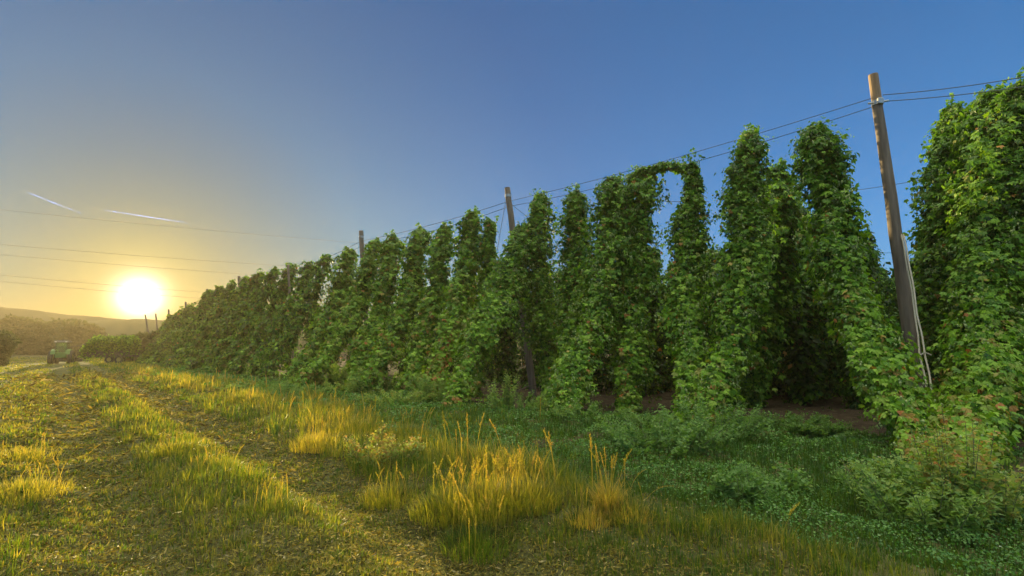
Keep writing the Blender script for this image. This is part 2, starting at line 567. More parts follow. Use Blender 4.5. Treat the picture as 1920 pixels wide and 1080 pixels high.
def foliage_arrays(ctrl, rad, n, size, rng, tmpl, yellow=.25, lump=.4, droop=.3, rag=1.0, shade_shift=0.0):
    """leafy column round a polyline ctrl (top to bottom)"""
    ctrl = np.asarray(ctrl, float); rad = np.asarray(rad, float)
    seg = np.linalg.norm(np.diff(ctrl, axis=0), axis=1)
    u = np.concatenate([[0], np.cumsum(seg)]); L = u[-1]
    M = max(60, int(n / 11)); K = 11
    t = rng.random(M) * L
    ax = np.stack([np.interp(t, u, ctrl[:, k]) for k in range(3)], 1)
    Rr = np.interp(t, u, rad)
    Rr = Rr * np.clip(.35 + t / .5, 0, 1)
    ph = rng.random(M) * 2 * math.pi
    s1, s2, s3 = rng.random(3) * 6
    lum = .97 + .20 * np.sin(3 * ph + s1 + .8 * t) + .10 * np.sin(5 * ph + s2 - .5 * t) + .12 * np.sin(t * 2.3 + s3) + .07 * np.sin(t * 7.1 + s1) + lump * (np.sin(t * 2.1 + s1 + ph) * .5 + np.sin(t * 4.7 + s2 - 2 * ph) * .35 + np.sin(t * 1.1 + s3) * .3)
    Ls = Rr * lum * (.78 + .42 * rng.random(M) ** 2 * rag)
    d = np.stack([np.cos(ph), np.sin(ph), (rng.random(M) - .45) * .5], 1)
    q = (np.linspace(.30, 1.0, K)[None, :] + (rng.random((M, K)) - .5) * .12)
    pos = ax[:, None, :] + d[:, None, :] * (Ls[:, None] * q)[..., None]
    pos[..., 2] -= droop * (q ** 2) * Ls[:, None]
    pos += rng.normal(0, .055, pos.shape) * (0.6 + Rr[:, None, None])
    pos = pos.reshape(-1, 3)
    dd = np.repeat(d, K, 0)
    nn = dd * .8 + np.array([0, 0, .55]) + rng.normal(0, .45, pos.shape)
    tip = dd * .35 + np.array([0, 0, -1.0]) + rng.normal(0, .35, pos.shape)
    sz = size * (.45 + 1.0 * rng.random(len(pos)))
    tt = np.repeat(t / L, K)
    shoot = np.repeat(rng.random(M), K)
    tone = .30 + shade_shift + .30 * (shoot - .5) + rng.normal(0, .13, len(pos)) + yellow * (tt ** 1.5) * .55
    tone += np.where(np.repeat(rng.random(M), K) < .05 + .10 * tt * (yellow > .15), .32, 0)
    tone[rng.random(len(pos)) < .006] = .97
    pos[:, 2] = np.maximum(pos[:, 2], .03)
    return leaves(pos, nn, tip, sz, np.clip(tone, 0, 1), tmpl), (ax, d, Ls)


def oct_cones(pos, size, tone):
    tv = np.array([[0, 0, .6], [.5, 0, 0], [0, .5, 0], [-.5, 0, 0], [0, -.5, 0], [0, 0, -1.0]])
    tl = np.array([0, 1, 2, 0, 2, 3, 0, 3, 4, 0, 4, 1, 5, 2, 1, 5, 3, 2, 5, 4, 3, 5, 1, 4])
    n = len(pos)
    v = tv[None] * size[:, None, None] + pos[:, None, :]
    loops = (tl[None, :] + (np.arange(n) * 6)[:, None]).ravel()
    return v.reshape(-1, 3), loops, np.full(8 * n, 3), np.repeat(tone, 6)


def bine_meshes(name, ctrl, rad, n, size, seed, tmpl=T_LOBED, cones=0, yellow=.25, rag=1.0, extra=None, shade_shift=0.0):
    rng = np.random.default_rng(seed)
    arr, (ax, d, Ls) = foliage_arrays(ctrl, rad, n, size, rng, tmpl, yellow=yellow, rag=rag, shade_shift=shade_shift)
    parts = [arr]
    # long shoots hanging loose at the head and on the sides
    for k in range(26):
        i = rng.integers(0, len(ax))
        if k < 8:
            p0 = np.array(ctrl[0]) + rng.normal(0, .12, 3)
            dirv = np.array([rng.normal(0, .6), rng.normal(0, .6), .6])
        else:
            p0 = ax[i]; dirv = d[i] * 1.2 + np.array([0, 0, .1])
        q = np.linspace(0, 1, 14)[:, None]
        Lq = (rng.uniform(.2, .6) if k < 8 else Ls[i] * 1.15)
        pts = p0 + dirv * q * Lq + np.array([0, 0, -1.0]) * (q ** 2) * Lq * .9 + rng.normal(0, .03, (14, 3))
        parts.append(leaves(pts, rng.normal(0, .6, (14, 3)) + [0, 0, .4], rng.normal(0, .5, (14, 3)) + [0, 0, -1],
                            size * (.5 + .4 * rng.random(14)), np.clip(.35 + rng.normal(0, .12, 14), 0, 1), tmpl))
    if extra: parts += extra
    v, l, k, t = merge(parts)
    fol = mesh_np('foliage', v, l, k, M_HOP, t)
    con = None
    if cones:
        cones = int(cones * 2.2)
        i = rng.integers(0, len(ax), cones)
        p = ax[i] + d[i] * (Ls[i] * (.75 + .35 * rng.random(cones)))[:, None]
        p[:, 2] -= .3 * Ls[i]
        p = p + rng.normal(0, .05, p.shape)
        p = np.repeat(p, 5, 0) + rng.normal(0, .045, (cones * 5, 3))
        p[:, 2] = np.maximum(p[:, 2], .05)
        v, l, k, t = oct_cones(p, .030 + .02 * rng.random(len(p)), rng.random(len(p)))
        con = mesh_np('hop_cones', v, l, k, M_CONE, t)
    return fol, con


def stem_mb(ctrl, seed, r=.014):
    rng = random.Random(seed)
    mb = MB()
    ctrl = [Vector(c) for c in ctrl]
    for k in range(2):
        pts = []
        n = 22
        for i in range(n):
            q = i / (n - 1) * (len(ctrl) - 1)
            j = min(int(q), len(ctrl) - 2)
            p = ctrl[j].lerp(ctrl[j + 1], q - j)
            a = i * 1.3 + k * 3.1
            pts.append(p + Vector((math.cos(a), math.sin(a), 0)) * .035)
        mb.tube(pts, r * rng.uniform(.8, 1.2), 5)
    return mb


EDGE_R = Vector((.595, .804, 0))           # the rows run into the yard this way
OUT = Vector((-.75, -.66, 0))              # towards the farm track
protos = []
for k in range(6):
    rr = np.random.default_rng(100 + k)
    H = 6.3
    c = [(rr.normal(0, .1), rr.normal(0, .1), H - j * H / 4) for j in range(5)]
    c[-1] = (0, 0, .15)
    f, _ = bine_meshes('b', c, [.5, .62, .66, .6, .5], 4200, .15, 200 + k, T_KITE, 0, yellow=.0, rag=.8, shade_shift=-.20)  # lowered leaf tone paints the shade of the inner rows into the colour
    protos.append((f, stem_mb(c, k).v, stem_mb(c, k).f))
STEM_ME = []
for f, v, fc in protos:
    me = bpy.data.meshes.new('stem'); me.from_pydata(v, [], fc); me.update(); me.materials.append(M_STEM)
    STEM_ME.append(me)
_cnt = [0]


def inner_bine(p, text, scale=1.0, group='hop bines standing deeper in the rows'):
    k = _cnt[0] % 6; _cnt[0] += 1
    r = random.Random(_cnt[0] * 7)
    scale *= .92
    e = empty('hop_bine', (p.x, p.y, 0), r.uniform(0, 6.28))
    e.scale = (scale * r.uniform(.9, 1.15),) * 2 + (scale * r.uniform(.92, 1.04),)
    e.rotation_euler.x = r.uniform(-.04, .04); e.rotation_euler.y = r.uniform(-.04, .04)
    label(e, text, 'hop bine', group)
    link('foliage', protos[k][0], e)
    link('stem', STEM_ME[k], e)
    return e


def front_bine(ctrl_px, text, seed, n=9000, size=.105, cones=160, yellow=.25, rag=1.0, group='hop bines along the front of the hop yard', stem=True):
    n = int(n * 1.45)
    pts = [P(a, b, Y) for a, b, Y, r in ctrl_px]
    if stem: pts[0].z += .28
    nn_ = len(ctrl_px) - 1
    rad = [c[3] * (.98 - .42 * k / nn_) for k, c in enumerate(ctrl_px)]
    base = pts[-1].copy()
    if base.z < 1.2:
        base.z = 0
    e = empty('hop_bine', (base.x, base.y, 0))
    loc = [tuple(p - Vector((base.x, base.y, 0))) for p in pts]
    if loc[-1][2] < 1.2:
        loc[-1] = (loc[-1][0], loc[-1][1], .1)
    label(e, text, 'hop bine', group)
    f, c = bine_meshes('b', loc, rad, n, size, seed, T_LOBED if n > 4000 else T_KITE, cones, yellow, rag)
    link('foliage', f, e)
    if c is not None:
        label(link('hop_cones', c, e), kind='stuff')
    if stem:
        mb = stem_mb(loc, seed)
        mb.build('stem', M_STEM, e)
    return e


# ---- the columns that face the track, right to left: photo px, py, distance, radius in metres
front_bine([(1912, 185, 10.6, .5), (1925, 260, 10.5, .7), (1925, 480, 10.2, .75), (1930, 640, 9.8, .7), (1925, 720, 9.6, .55)],
           'hop bine at the far right end, its head cut by the picture edge', 1, 11000)
front_bine([(1862, 195, 11.2, .5), (1858, 260, 11.0, .72), (1850, 430, 10.6, .72), (1845, 600, 9.8, .7), (1835, 740, 8.8, .66), (1790, 880, 7.3, .55), (1765, 935, 6.9, .45)],
           'tall yellowing hop bine right of the big pole, leaning down to the weeds', 2, 16000, yellow=.75)
front_bine([(1788, 222, 12.2, .45), (1775, 300, 12.2, .62), (1765, 480, 12.1, .65), (1765, 640, 12.0, .62), (1770, 770, 11.8, .55)],
           'dark upright hop bine directly behind the two ropes, right of the big pole', 3, 10000, yellow=.2)
front_bine([(1530, 262, 11.6, .44), (1553, 350, 11.4, .56), (1576, 500, 10.8, .55), (1622, 620, 10.0, .54), (1672, 720, 9.2, .52), (1724, 820, 8.2, .48), (1765, 920, 7.2, .42)],
           'free-standing slanting hop bine left of the big pole, leaning over the dark gap', 4, 16000, cones=260, yellow=.6)
front_bine([(1405, 268, 13.3, .38), (1400, 360, 13.2, .60), (1395, 500, 12.7, .68), (1365, 650, 12.0, .66), (1330, 770, 11.2, .6), (1318, 800, 10.9, .5)],
           'tall pointed hop bine on the left of the large dark gap', 5, 13000, cones=220, yellow=.35)
front_bine([(1455, 335, 14.9, .5), (1462, 430, 15.2, .75), (1440, 560, 15.4, .75), (1415, 700, 15.4, .6), (1405, 755, 15.4, .5)],
           'shaded hop bine bulging out behind the tall pointed one beside the dark gap', 6, 8000, size=.14, cones=60, yellow=.1)
front_bine([(1298, 325, 14.2, .16), (1300, 360, 14.2, .3), (1292, 420, 14.2, .62), (1288, 560, 13.6, .66), (1292, 690, 12.4, .6), (1305, 785, 11.5, .55)],
           'hop bine with a thin ragged tip under the overhead wires, right of the sky window', 7, 11000, cones=200, yellow=.4)
front_bine([(1200, 340, 15.6, .62), (1196, 430, 15.5, .66), (1190, 560, 15.2, .68), (1180, 680, 14.4, .62), (1180, 765, 13.8, .55)],
           'broad hop bine left of the sky window, joined to the wire by a leafy arch', 8, 9000, cones=160, yellow=.35)
front_bine([(1152, 350, 15.9, .58), (1148, 430, 15.7, .68), (1130, 560, 15.0, .72), (1085, 680, 14.0, .7), (1058, 765, 13.2, .6)],
           'hop bine left of the arched one, its foot spreading to the left', 9, 10000, cones=170, yellow=.3)
front_bine([(1183, 330, 15.5, .22), (1215, 318, 15.3, .24), (1250, 307, 15.1, .22), (1280, 312, 14.9, .2), (1296, 330, 14.8, .14)],
           'leafy hop arch bridging two bines along the overhead wire', 10, 1500, cones=20, yellow=.1, stem=False)
front_bine([(1080, 375, 17.2, .45), (1082, 460, 17.1, .62), (1078, 580, 16.7, .66), (1062, 690, 15.8, .62), (1045, 755, 15.0, .55)],
           'round-topped upright hop bine second to the right of the middle pole', 11, 9000, cones=150, yellow=.3)
front_bine([(1012, 380, 18.4, .5), (1008, 470, 18.4, .76), (1006, 570, 18.2, .86), (1026, 670, 17.8, .6), (1035, 735, 17.4, .45)],
           'dark round-topped hop bine just right of the middle pole', 12, 8000, cones=120, yellow=.15)
front_bine([(978, 440, 18.3, .5), (960, 510, 17.8, .74), (908, 610, 16.3, .62), (865, 700, 15.4, .6), (850, 755, 14.8, .5)],
           'strongly slanting hop bine running down left from the middle pole', 13, 10000, cones=160, yellow=.4)
front_bine([(918, 428, 20.4, .26), (916, 520, 20.2, .42), (905, 620, 19.4, .5), (890, 700, 18.6, .45)],
           'narrow hop bine between the middle pole and a yellowish slanting one', 14, 5000, size=.14, cones=60, yellow=.2)
front_bine([(886, 412, 21.0, .5), (876, 500, 20.6, .62), (850, 610, 19.4, .62), (820, 690, 18.2, .6), (800, 735, 17.6, .5)],
           'yellowish slanting hop bine left of the narrow one', 15, 8000, size=.13, cones=100, yellow=.8)
front_bine([(832, 436, 22.4, .42), (820, 530, 21.6, .58), (795, 630, 20.4, .6), (775, 690, 19.6, .55), (765, 725, 19.2, .5)],
           'pointed hop bine standing fourth to the left of the middle pole', 16, 6500, size=.14, cones=70, yellow=.3)
front_bine([(788, 442, 23.6, .5), (770, 540, 22.6, .64), (735, 630, 21.4, .64), (705, 690, 20.4, .6), (692, 715, 20.0, .5)],
           'round-headed hop bine standing fifth to the left of the middle pole', 17, 6500, size=.14, cones=60, yellow=.3)
front_bine([(738, 454, 25.2, .5), (724, 540, 24.4, .64), (700, 620, 23.2, .64), (675, 680, 22.2, .6), (662, 705, 21.8, .5)],
           'hop bine second to the right of the third pole', 18, 5500, size=.15, yellow=.3, cones=0)
front_bine([(704, 460, 26.4, .55), (682, 540, 25.4, .68), (640, 630, 24.0, .7), (590, 685, 22.8, .68), (565, 708, 22.4, .55)],
           'hop bine just right of the third pole, its foot swept far left', 19, 5500, size=.15, yellow=.3, cones=0)
front_bine([(655, 478, 28.4, .7), (636, 550, 27.6, .8), (600, 630, 26.2, .8), (565, 680, 25.2, .75), (545, 700, 24.6, .6)],
           'broad hop bine just left of the third pole', 20, 5500, size=.15, yellow=.2, cones=0)
ft = [(612, 492, 30.6), (582, 502, 32.4), (548, 507, 34.6), (516, 513, 37), (488, 521, 39.5), (462, 529, 42.3), (436, 537, 45.2),
      (412, 545, 48.4), (392, 553, 52), (358, 578, 60.5), (340, 587, 66), (320, 596, 74)]
ft_names = ['first', 'second', 'third', 'fourth', 'fifth', 'sixth', 'seventh', 'eighth', 'ninth', 'tenth', 'eleventh', 'twelfth']
for i, (a, b, Y) in enumerate(ft):
    top = P(a, b, Y)
    z = top.z + .35
    foot = top + OUT * 3.2
    cps = []
    for q in (0, .25, .5, .75, 1):
        p = top.lerp(foot, q ** 1.3)
        cps.append((p.x, p.y, z * (1 - q) + .1 * q))
    e = empty('hop_bine', (cps[-1][0], cps[-1][1], 0))
    loc = [(c[0] - cps[-1][0], c[1] - cps[-1][1], c[2]) for c in cps]
    label(e, 'hazy hop bine, %s one left of the broad bine beside the third pole' % ft_names[i], 'hop bine', 'hop bines along the front of the hop yard')
    wd = 1.0 + .25 * (i > 5)
    if i == len(ft) - 1: wd = .8
    f, c = bine_meshes('b', loc, [.42 * wd, .62 * wd, .66 * wd, .64 * wd, .56 * wd], 5200, .16 + .012 * i, 300 + i, T_KITE, 0, .15, 1.1, None, -.12)  # darker leaf tone paints in shade on bines seen against the sun
    link('foliage', f, e)
    stem_mb(loc, i).build('stem', M_STEM, e)

# ---- the rows behind them
rows = [  # start X, Y, number, spacing, which row
    (13.6, 12.3, 4, 1.5, 'far right row behind the bine cut by the frame'),
    (10.9, 13.4, 10, 1.5, 'row running away just right of the big pole'),
    (8.35, 13.2, 12, 1.5, 'row behind the free-standing slanting bine'),
    (7.75, 14.9, 9, 1.5, 'dark row in the mouth of the large gap'),
    (7.2, 16.6, 9, 1.5, 'dark row that closes the large gap'),
    (5.1, 16.0, 5, 1.5, 'row behind the ragged-tipped bine'),
    (3.1, 17.0, 5, 1.5, 'row behind the leafy arch'),
    (2.1, 19.0, 4, 1.6, 'row behind the round-topped bines'),
    (.2, 20.5, 4, 1.6, 'row behind the middle pole'),
    (-1.2, 22.2, 3, 1.6, 'row behind the yellowish slanting bine'),
    (-2.8, 24.0, 3, 1.6, 'row behind the pointed bine'),
    (-4.3, 25.8, 3, 1.6, 'row just right of the third pole'),
    (-6.2, 27.8, 3, 1.7, 'row behind the third pole'),
    (-8.6, 30.2, 2, 1.7, 'row left of the third pole'),
    (-11.0, 33.0, 2, 1.8, 'hazy row right of the hidden hazy pole'),
    (-13.4, 36.0, 2, 1.8, 'hazy row left of the hidden hazy pole'),
    (-16.0, 39.0, 2, 1.8, 'hazy row right of the short pole tip'),
    (-19.0, 42.5, 2, 1.8, 'hazy row at the short pole tip'),
    (-22.0, 46.0, 2, 1.8, 'hazy row left of the short pole tip'),
    (-25.5, 50.5, 2, 1.8, 'hazy row by the last closed stretch of wall'),
]
ORD = ['first', 'second', 'third', 'fourth', 'fifth', 'sixth', 'seventh', 'eighth', 'ninth', 'tenth', 'eleventh', 'twelfth']
for (x, y, n, sp, text) in rows:
    for k in range(n):
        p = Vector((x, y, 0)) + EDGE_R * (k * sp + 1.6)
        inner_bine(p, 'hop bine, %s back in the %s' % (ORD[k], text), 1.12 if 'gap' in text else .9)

# the far depth of the yard beyond those rows reads as one dark green mass
rng = np.random.default_rng(5)
parts = []
for j, (x0, y0, n0, n1) in enumerate(((24.0, 24.0, 2, 20), (10.9, 13.4, 10, 42), (8.35, 13.2, 12, 46), (7.2, 16.6, 9, 40), (5.1, 16.0, 8, 30), (2.1, 19.0, 8, 30), (-.6, 22.2, 8, 26))):
    for k in range(n0, n1, 2):
        p = Vector((x0, y0, 0)) + EDGE_R * ((k + .5) * 1.5)
        c = [(p.x, p.y, 6.2), (p.x, p.y, 3.5), (p.x, p.y, .2)]
        a, _ = foliage_arrays(c, [.9, 1.0, .9], 900, .36, rng, T_KITE, yellow=.0, shade_shift=-.20)  # shade of the deep yard put into the leaf tone here too
        parts.append(a)
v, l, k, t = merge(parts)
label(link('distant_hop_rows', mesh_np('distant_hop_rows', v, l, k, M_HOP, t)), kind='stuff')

# ================================================================ poles and wires
poles = [
    ((1637, 140, 11.2), (1733, 800, 11.0), .155, .10, 'tall weathered hop pole in the foreground with a freshly cut brown top'),
    ((951, 352, 19.4), (1002, 738, 19.2), .135, .11, 'dark hop pole in the middle of the yard, second from the right'),
    ((677, 433, 26.6), (694, 715, 26.4), .14, .115, 'hop pole rising above the bines left of the middle one, third from the right'),
    ((540, 497, 33.5), (552, 700, 33.3), .09, .07, 'hazy hop pole almost hidden in leaves between the third pole and the sun'),
    ((448, 518, 43.2), (460, 690, 43.0), .13, .11, 'short hazy pole tip above the brown bines where the wall of hops drops'),
    ((388, 542, 53.0), (399, 683, 53.0), .13, .11, 'pole tip over the leafy end of the closed hop wall'),
    ((348, 566, 63.0), (356, 680, 63.0), .13, .11, 'thin pole tip over the last loose bines close to the sun'),
    ((316, 580, 76.0), (322, 675, 76.0), .13, .11, 'thin pole behind the last round bine head beside the two bare poles'),
    ((292, 588, 80.0), (300, 674, 80.0), .12, .10, 'bare leaning pole without hops, right one of the pair under the sun'),
    ((272, 590, 80.0), (288, 674, 80.0), .12, .10, 'bare leaning pole without hops, left one of the pair under the sun'),
]
tops = []
for i, (a, b, r0, r1, text) in enumerate(poles):
    top = P(*a); bot = P(*b); bot.z = -.3
    tops.append((top, bot))
    e = empty('hop_pole', (bot.x, bot.y, 0))
    label(e, text, 'pole', 'leaning poles of the hop trellis')
    o = Vector((bot.x, bot.y, 0))
    d = (bot - top)
    cut = top + d * (.085 if i == 0 else .04)
    n = 10
    pts = [bot.lerp(cut, q / n) - o for q in range(n + 1)]
    rr = [(r0 + (r1 - r0) * q / n) for q in range(n + 1)]
    rnd = random.Random(i)
    pts = [p + Vector((rnd.uniform(-1, 1), rnd.uniform(-1, 1), 0)) * .012 for p in pts]
    MB().tube(pts, rr, 26 if i < 3 else 12).build('post', M_POLE, e)
    MB().tube([cut - o, top - o], [r1, r1 * .96], 14).build('pole_top', M_POLEEND if i == 0 else M_POLE, e, False, .006)
    if i < 3:
        c = cut - o
        MB().tube([c + Vector((0, 0, -.05)), c + Vector((0, 0, .05))], [r1 * 1.12] * 2, 16).build('wire_band', M_GALV, e)
    if i == 0:
        c = cut - o
        cl = MB()
        cl.box(c.x - .07, c.x + .05, c.y - r1 * 1.45, c.y - r1 * .9, c.z - .06, c.z + .07)
        cl.tube([(c.x - .22, c.y - .03, c.z - .02), (c.x + .24, c.y - .03, c.z + .05)], .022, 8)
        cl.build('clamp', M_GALV, e, False, .008)

SAG = .12


def wire(a, b, r, text, sag=SAG, group='wires of the hop trellis', name='trellis_wire', n=14, mat=None):
    a = Vector(a); b = Vector(b)
    pts = []
    for i in range(n + 1):
        q = i / n
        p = a.lerp(b, q) - Vector((0, 0, sag * 4 * q * (1 - q)))
        pts.append(p)
    o = MB().tube([p - a for p in pts], r, 6).build(name, mat or M_WIRE)
    o.location = a
    label(o, text, 'wire' if name != 'power_cable' else 'cable', group)
    return o


fr = [t.lerp(b, .075) for t, b in tops]
names = ['the big foreground pole and the middle pole', 'the middle pole and the third pole', 'the third pole and the hidden hazy pole',
         'the hidden hazy pole and the short pole tip', 'the short pole tip and the next hazy one']
for i in range(5):
    a, b = fr[i], fr[i + 1]
    wire(a + Vector((0, -.05, .06)), b + Vector((0, -.05, .06)), .008 + .002 * i, 'upper thin trellis wire between ' + names[i])
    wire(a + Vector((.12, .15, -.05)), b + Vector((.12, .15, -.06)), .008 + .002 * i, 'lower thin trellis wire between ' + names[i], .2)
wire(P(1655, 178, 11.2), P(2150, 95, 9.2), .009, 'upper overhead wire running off to the right from the big pole')
wire(P(1655, 190, 11.3), P(2150, 122, 9.3), .009, 'lower overhead wire running off to the right from the big pole', .1)
wire(P(1560, 362, 17.5), P(1790, 325, 16.2), .008, 'cross wire passing behind the big pole at half height', .05)
wire(P(1600, 474, 24), P(1740, 470, 24), .009, 'faint cross wire low behind the big pole, above the lowest one', .05)
wire(P(1640, 528, 30), P(1730, 527, 30), .014, 'lowest cross wire seen in the sky gap behind the big pole', .05)
wire(P(1190, 372, 20), P(1330, 378, 19), .010, 'wire crossing the sky window under the leafy arch', .05)
wire(P(948, 378, 19.4), P(932, 470, 18.6), .010, 'guy wire dropping left from the head of the middle pole', 0, 'guy wires of the hop poles', 'guy_wire')
wire(P(953, 378, 19.4), P(1005, 420, 19.0), .008, 'guy wire dropping right from the head of the middle pole', 0, 'guy wires of the hop poles', 'guy_wire')

# two pale ropes on the right of the big pole
for k, (pts, text) in enumerate((
        ([(1690, 440, 11.0), (1703, 510, 10.7), (1716, 590, 10.4), (1724, 660, 10.0), (1736, 720, 9.6), (1745, 800, 9.2), (1750, 850, 8.9)],
         'pale rope hanging close beside the big pole, left one of two'),
        ([(1694, 440, 11.0), (1708, 510, 10.6), (1720, 590, 10.2), (1734, 660, 9.9), (1745, 720, 9.5), (1758, 800, 9.1), (1764, 850, 8.8)],
         'pale rope hanging a hand further from the big pole, right one of two'))):
    pp = [P(*q) for q in pts]
    fine = []
    for i in range(len(pp) - 1):
        for j in range(5):
            fine.append(pp[i].lerp(pp[i + 1], j / 5) + Vector((math.sin((i * 5 + j) * 1.1) * .008, 0, 0)))
    fine.append(Vector((pp[-1].x, pp[-1].y, 0)))
    o = MB().tube([p - fine[-1] for p in fine], .016, 7).build('rope', M_ROPE, None, True)
    o.location = fine[-1]
    label(o, text, 'rope', 'ropes beside the big pole')
o = MB().tube([(0, 0, 0), (.1, -.03, .07), (.2, -.05, .02)], .014, 6).build('rope_tie', M_ROPE)
o.location = P(1722, 668, 9.9)
label(o, 'short tie binding the two pale ropes together at knee height', 'rope')

# cables crossing the sky on the left
cab = [((-420, 418), (700, 508), .020, 'upper faint power cable crossing the sky left of the sun'),
       ((-420, 436), (690, 528), .020, 'second faint power cable crossing the sky above the sun'),
       ((-420, 470), (560, 560), .020, 'third faint power cable passing just above the sun'),
       ((-420, 482), (540, 570), .020, 'lowest faint power cable passing just over the sun'),
       ((-420, 345), (760, 462), .016, 'highest very thin cable running to the third hop pole')]
for a, b, r, text in cab:
    wire(P(a[0], a[1], 75), P(b[0], b[1], 92), r, text, .6, 'power cables crossing the sky', 'power_cable', 30)

# contrails
M_TRAIL, t_, b_, o_ = new_mat('contrail_ice')
tr_ = t_.nodes.new('ShaderNodeBsdfTranslucent'); tr_.inputs[0].default_value = (1.0, .9, .74, 1)
df_ = t_.nodes.new('ShaderNodeBsdfDiffuse'); df_.inputs[0].default_value = (1.0, .9, .74, 1)
m1 = t_.nodes.new('ShaderNodeMixShader'); m1.inputs[0].default_value = .5
t_.links.new(df_.outputs[0], m1.inputs[1]); t_.links.new(tr_.outputs[0], m1.inputs[2])
tp = t_.nodes.new('ShaderNodeBsdfTransparent')
m2 = t_.nodes.new('ShaderNodeMixShader'); nz_ = t_.nodes.new('ShaderNodeTexNoise'); nz_.inputs['Scale'].default_value = .015; nz_.inputs['Detail'].default_value = 5
tco_ = t_.nodes.new('ShaderNodeTexCoord'); t_.links.new(tco_.outputs['Object'], nz_.inputs['Vector'])
mr_ = t_.nodes.new('ShaderNodeMapRange'); mr_.inputs['From Min'].default_value = .35; mr_.inputs['From Max'].default_value = .7
mr_.inputs['To Max'].default_value = .18
t_.links.new(nz_.outputs[0], mr_.inputs['Value']); t_.links.new(mr_.outputs[0], m2.inputs[0])
t_.links.new(tp.outputs[0], m2.inputs[1]); t_.links.new(m1.outputs[0], m2.inputs[2])
t_.links.new(m2.outputs[0], o_.inputs['Surface'])
for a, b, text in (((52, 361), (152, 400), 'short bright contrail high on the left, the steeper one'),
                   ((196, 394), (352, 418), 'longer thin contrail above the sun, the flatter one')):
    p = P(a[0], a[1], 5000); q = P(b[0], b[1], 5000)
    n = 24
    r = random.Random(a[0])
    pts = [p.lerp(q, i / n) + Vector((0, 0, r.uniform(-1.2, 1.2))) for i in range(n + 1)]
    rad = [max(.4, 0.8 * math.sin(math.pi * min(max((i / n) ** .7, .02), .98)) ** .6 * r.uniform(.75, 1.1)) for i in range(n + 1)]
    o = MB().tube([x - p for x in pts], rad, 8).build('contrail', M_TRAIL, None, True)
    o.location = p
    label(o, text, 'contrail', 'contrails in the evening sky')

# ================================================================ grass, herbs and litter
def polar(n, r0, r1, rng, a0=-56, a1=56):
    r = r0 * (r1 / r0) ** rng.random(n)
    a = np.radians(a0 + (a1 - a0) * rng.random(n))
    return np.stack([r * np.sin(a), r * np.cos(a)], 1), r


def with_z(xy):
    return np.column_stack([xy, height(xy[:, 0], xy[:, 1])])


def s_edge(X, Y):
    """where the tall seeding grass gives way to the low green herbs"""
    return 2.75 + 2.4 * np.clip((np.hypot(X, Y) - 7) / 12, 0, 1)


def zone_height(X, Y):
    s = s_of(X, Y)
    patch = fbm(X * .7, Y * .7, 31)
    h = np.where(np.abs(np.abs(s) - 1.05) < .5, .06, .12)
    h = np.where(np.abs(s) < .48, .10 + .14 * patch, h)
    h = np.where((s < -1.75) & (s > -2.6), .12 + .14 * patch, h)
    h = np.where(s < -1.7, .07 + .16 * np.clip(patch - .35, 0, 1), h)
    h = np.where((s > 1.6) & (s < 2.6), .12 + .15 * patch, h)
    g = np.clip((patch - .42) * 5, 0, 1)
    h = np.where((s >= 2.4) & (s < 5.6), .05 + (.05 + .26 * g) * np.clip(1 - (s - s_edge(X, Y)) / .6, 0, 1), h)
    h = np.where(s > s_edge(X, Y) + .2, .07 + .16 * patch, h)
    h = np.where((s >= 5.6) & (s < 8.5), .17, h)
    h = np.where(s >= 8.5, .10, h)
    h = h * np.clip((np.hypot(X, Y) - 3.2) / 3.0, .35, 1)
    return h, s, patch


def build_grass():
    rng = np.random.default_rng(11)
    parts = []
    # tufts
    nt_ = 46000
    xy, r = polar(nt_, 2.4, 150, rng)
    h, s, patch = zone_height(xy[:, 0], xy[:, 1])
    keep = rng.random(nt_) < np.where(np.abs(np.abs(s) - 1.05) < .5, .85, np.where(s > 10.5, .2, 1.0)) * (1 - .85 * soil_amount(xy[:, 0], xy[:, 1]))
    xy = xy[keep]; r = r[keep]; h = h[keep]; s = s[keep]; patch = patch[keep]
    K = 9
    n = len(xy)
    spread = (.035 + .006 * r)
    az = rng.random((n, K)) * 2 * math.pi
    off = rng.random((n, K)) ** .5 * spread[:, None]
    px = xy[:, 0, None] + np.cos(az) * off
    py = xy[:, 1, None] + np.sin(az) * off
    pxy = np.stack([px.ravel(), py.ravel()], 1)
    hh = np.repeat(h * (.6 + .8 * rng.random(n)), K) * (.55 + .6 * rng.random(n * K))
    w = np.repeat(np.maximum(.0045, .0013 * r), K) * (.7 + .6 * rng.random(n * K))
    lean = np.abs(rng.normal(.35, .3, n * K))
    ss = np.repeat(s, K); pp = np.repeat(patch, K)
    tuft = np.repeat(rng.normal(0, .13, n), K)
    tone = .42 + tuft + rng.normal(0, .09, n * K)
    tone += np.where((ss > 2.2) & (ss < 5.6), .10 + .25 * (pp - .4), 0)
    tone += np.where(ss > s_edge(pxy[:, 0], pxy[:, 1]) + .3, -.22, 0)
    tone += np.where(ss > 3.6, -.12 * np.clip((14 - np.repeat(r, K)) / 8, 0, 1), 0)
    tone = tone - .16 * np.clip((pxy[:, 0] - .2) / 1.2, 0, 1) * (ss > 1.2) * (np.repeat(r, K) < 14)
    tone = np.where((ss < -1.7), tone + .12, tone)
    tone = np.where(np.abs(ss) < .5, tone + .08, tone)
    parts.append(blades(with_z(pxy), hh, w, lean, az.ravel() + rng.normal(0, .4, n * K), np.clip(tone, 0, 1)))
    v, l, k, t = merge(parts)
    label(link('grass', mesh_np('grass', v, l, k, M_GRASS, t)), kind='stuff')


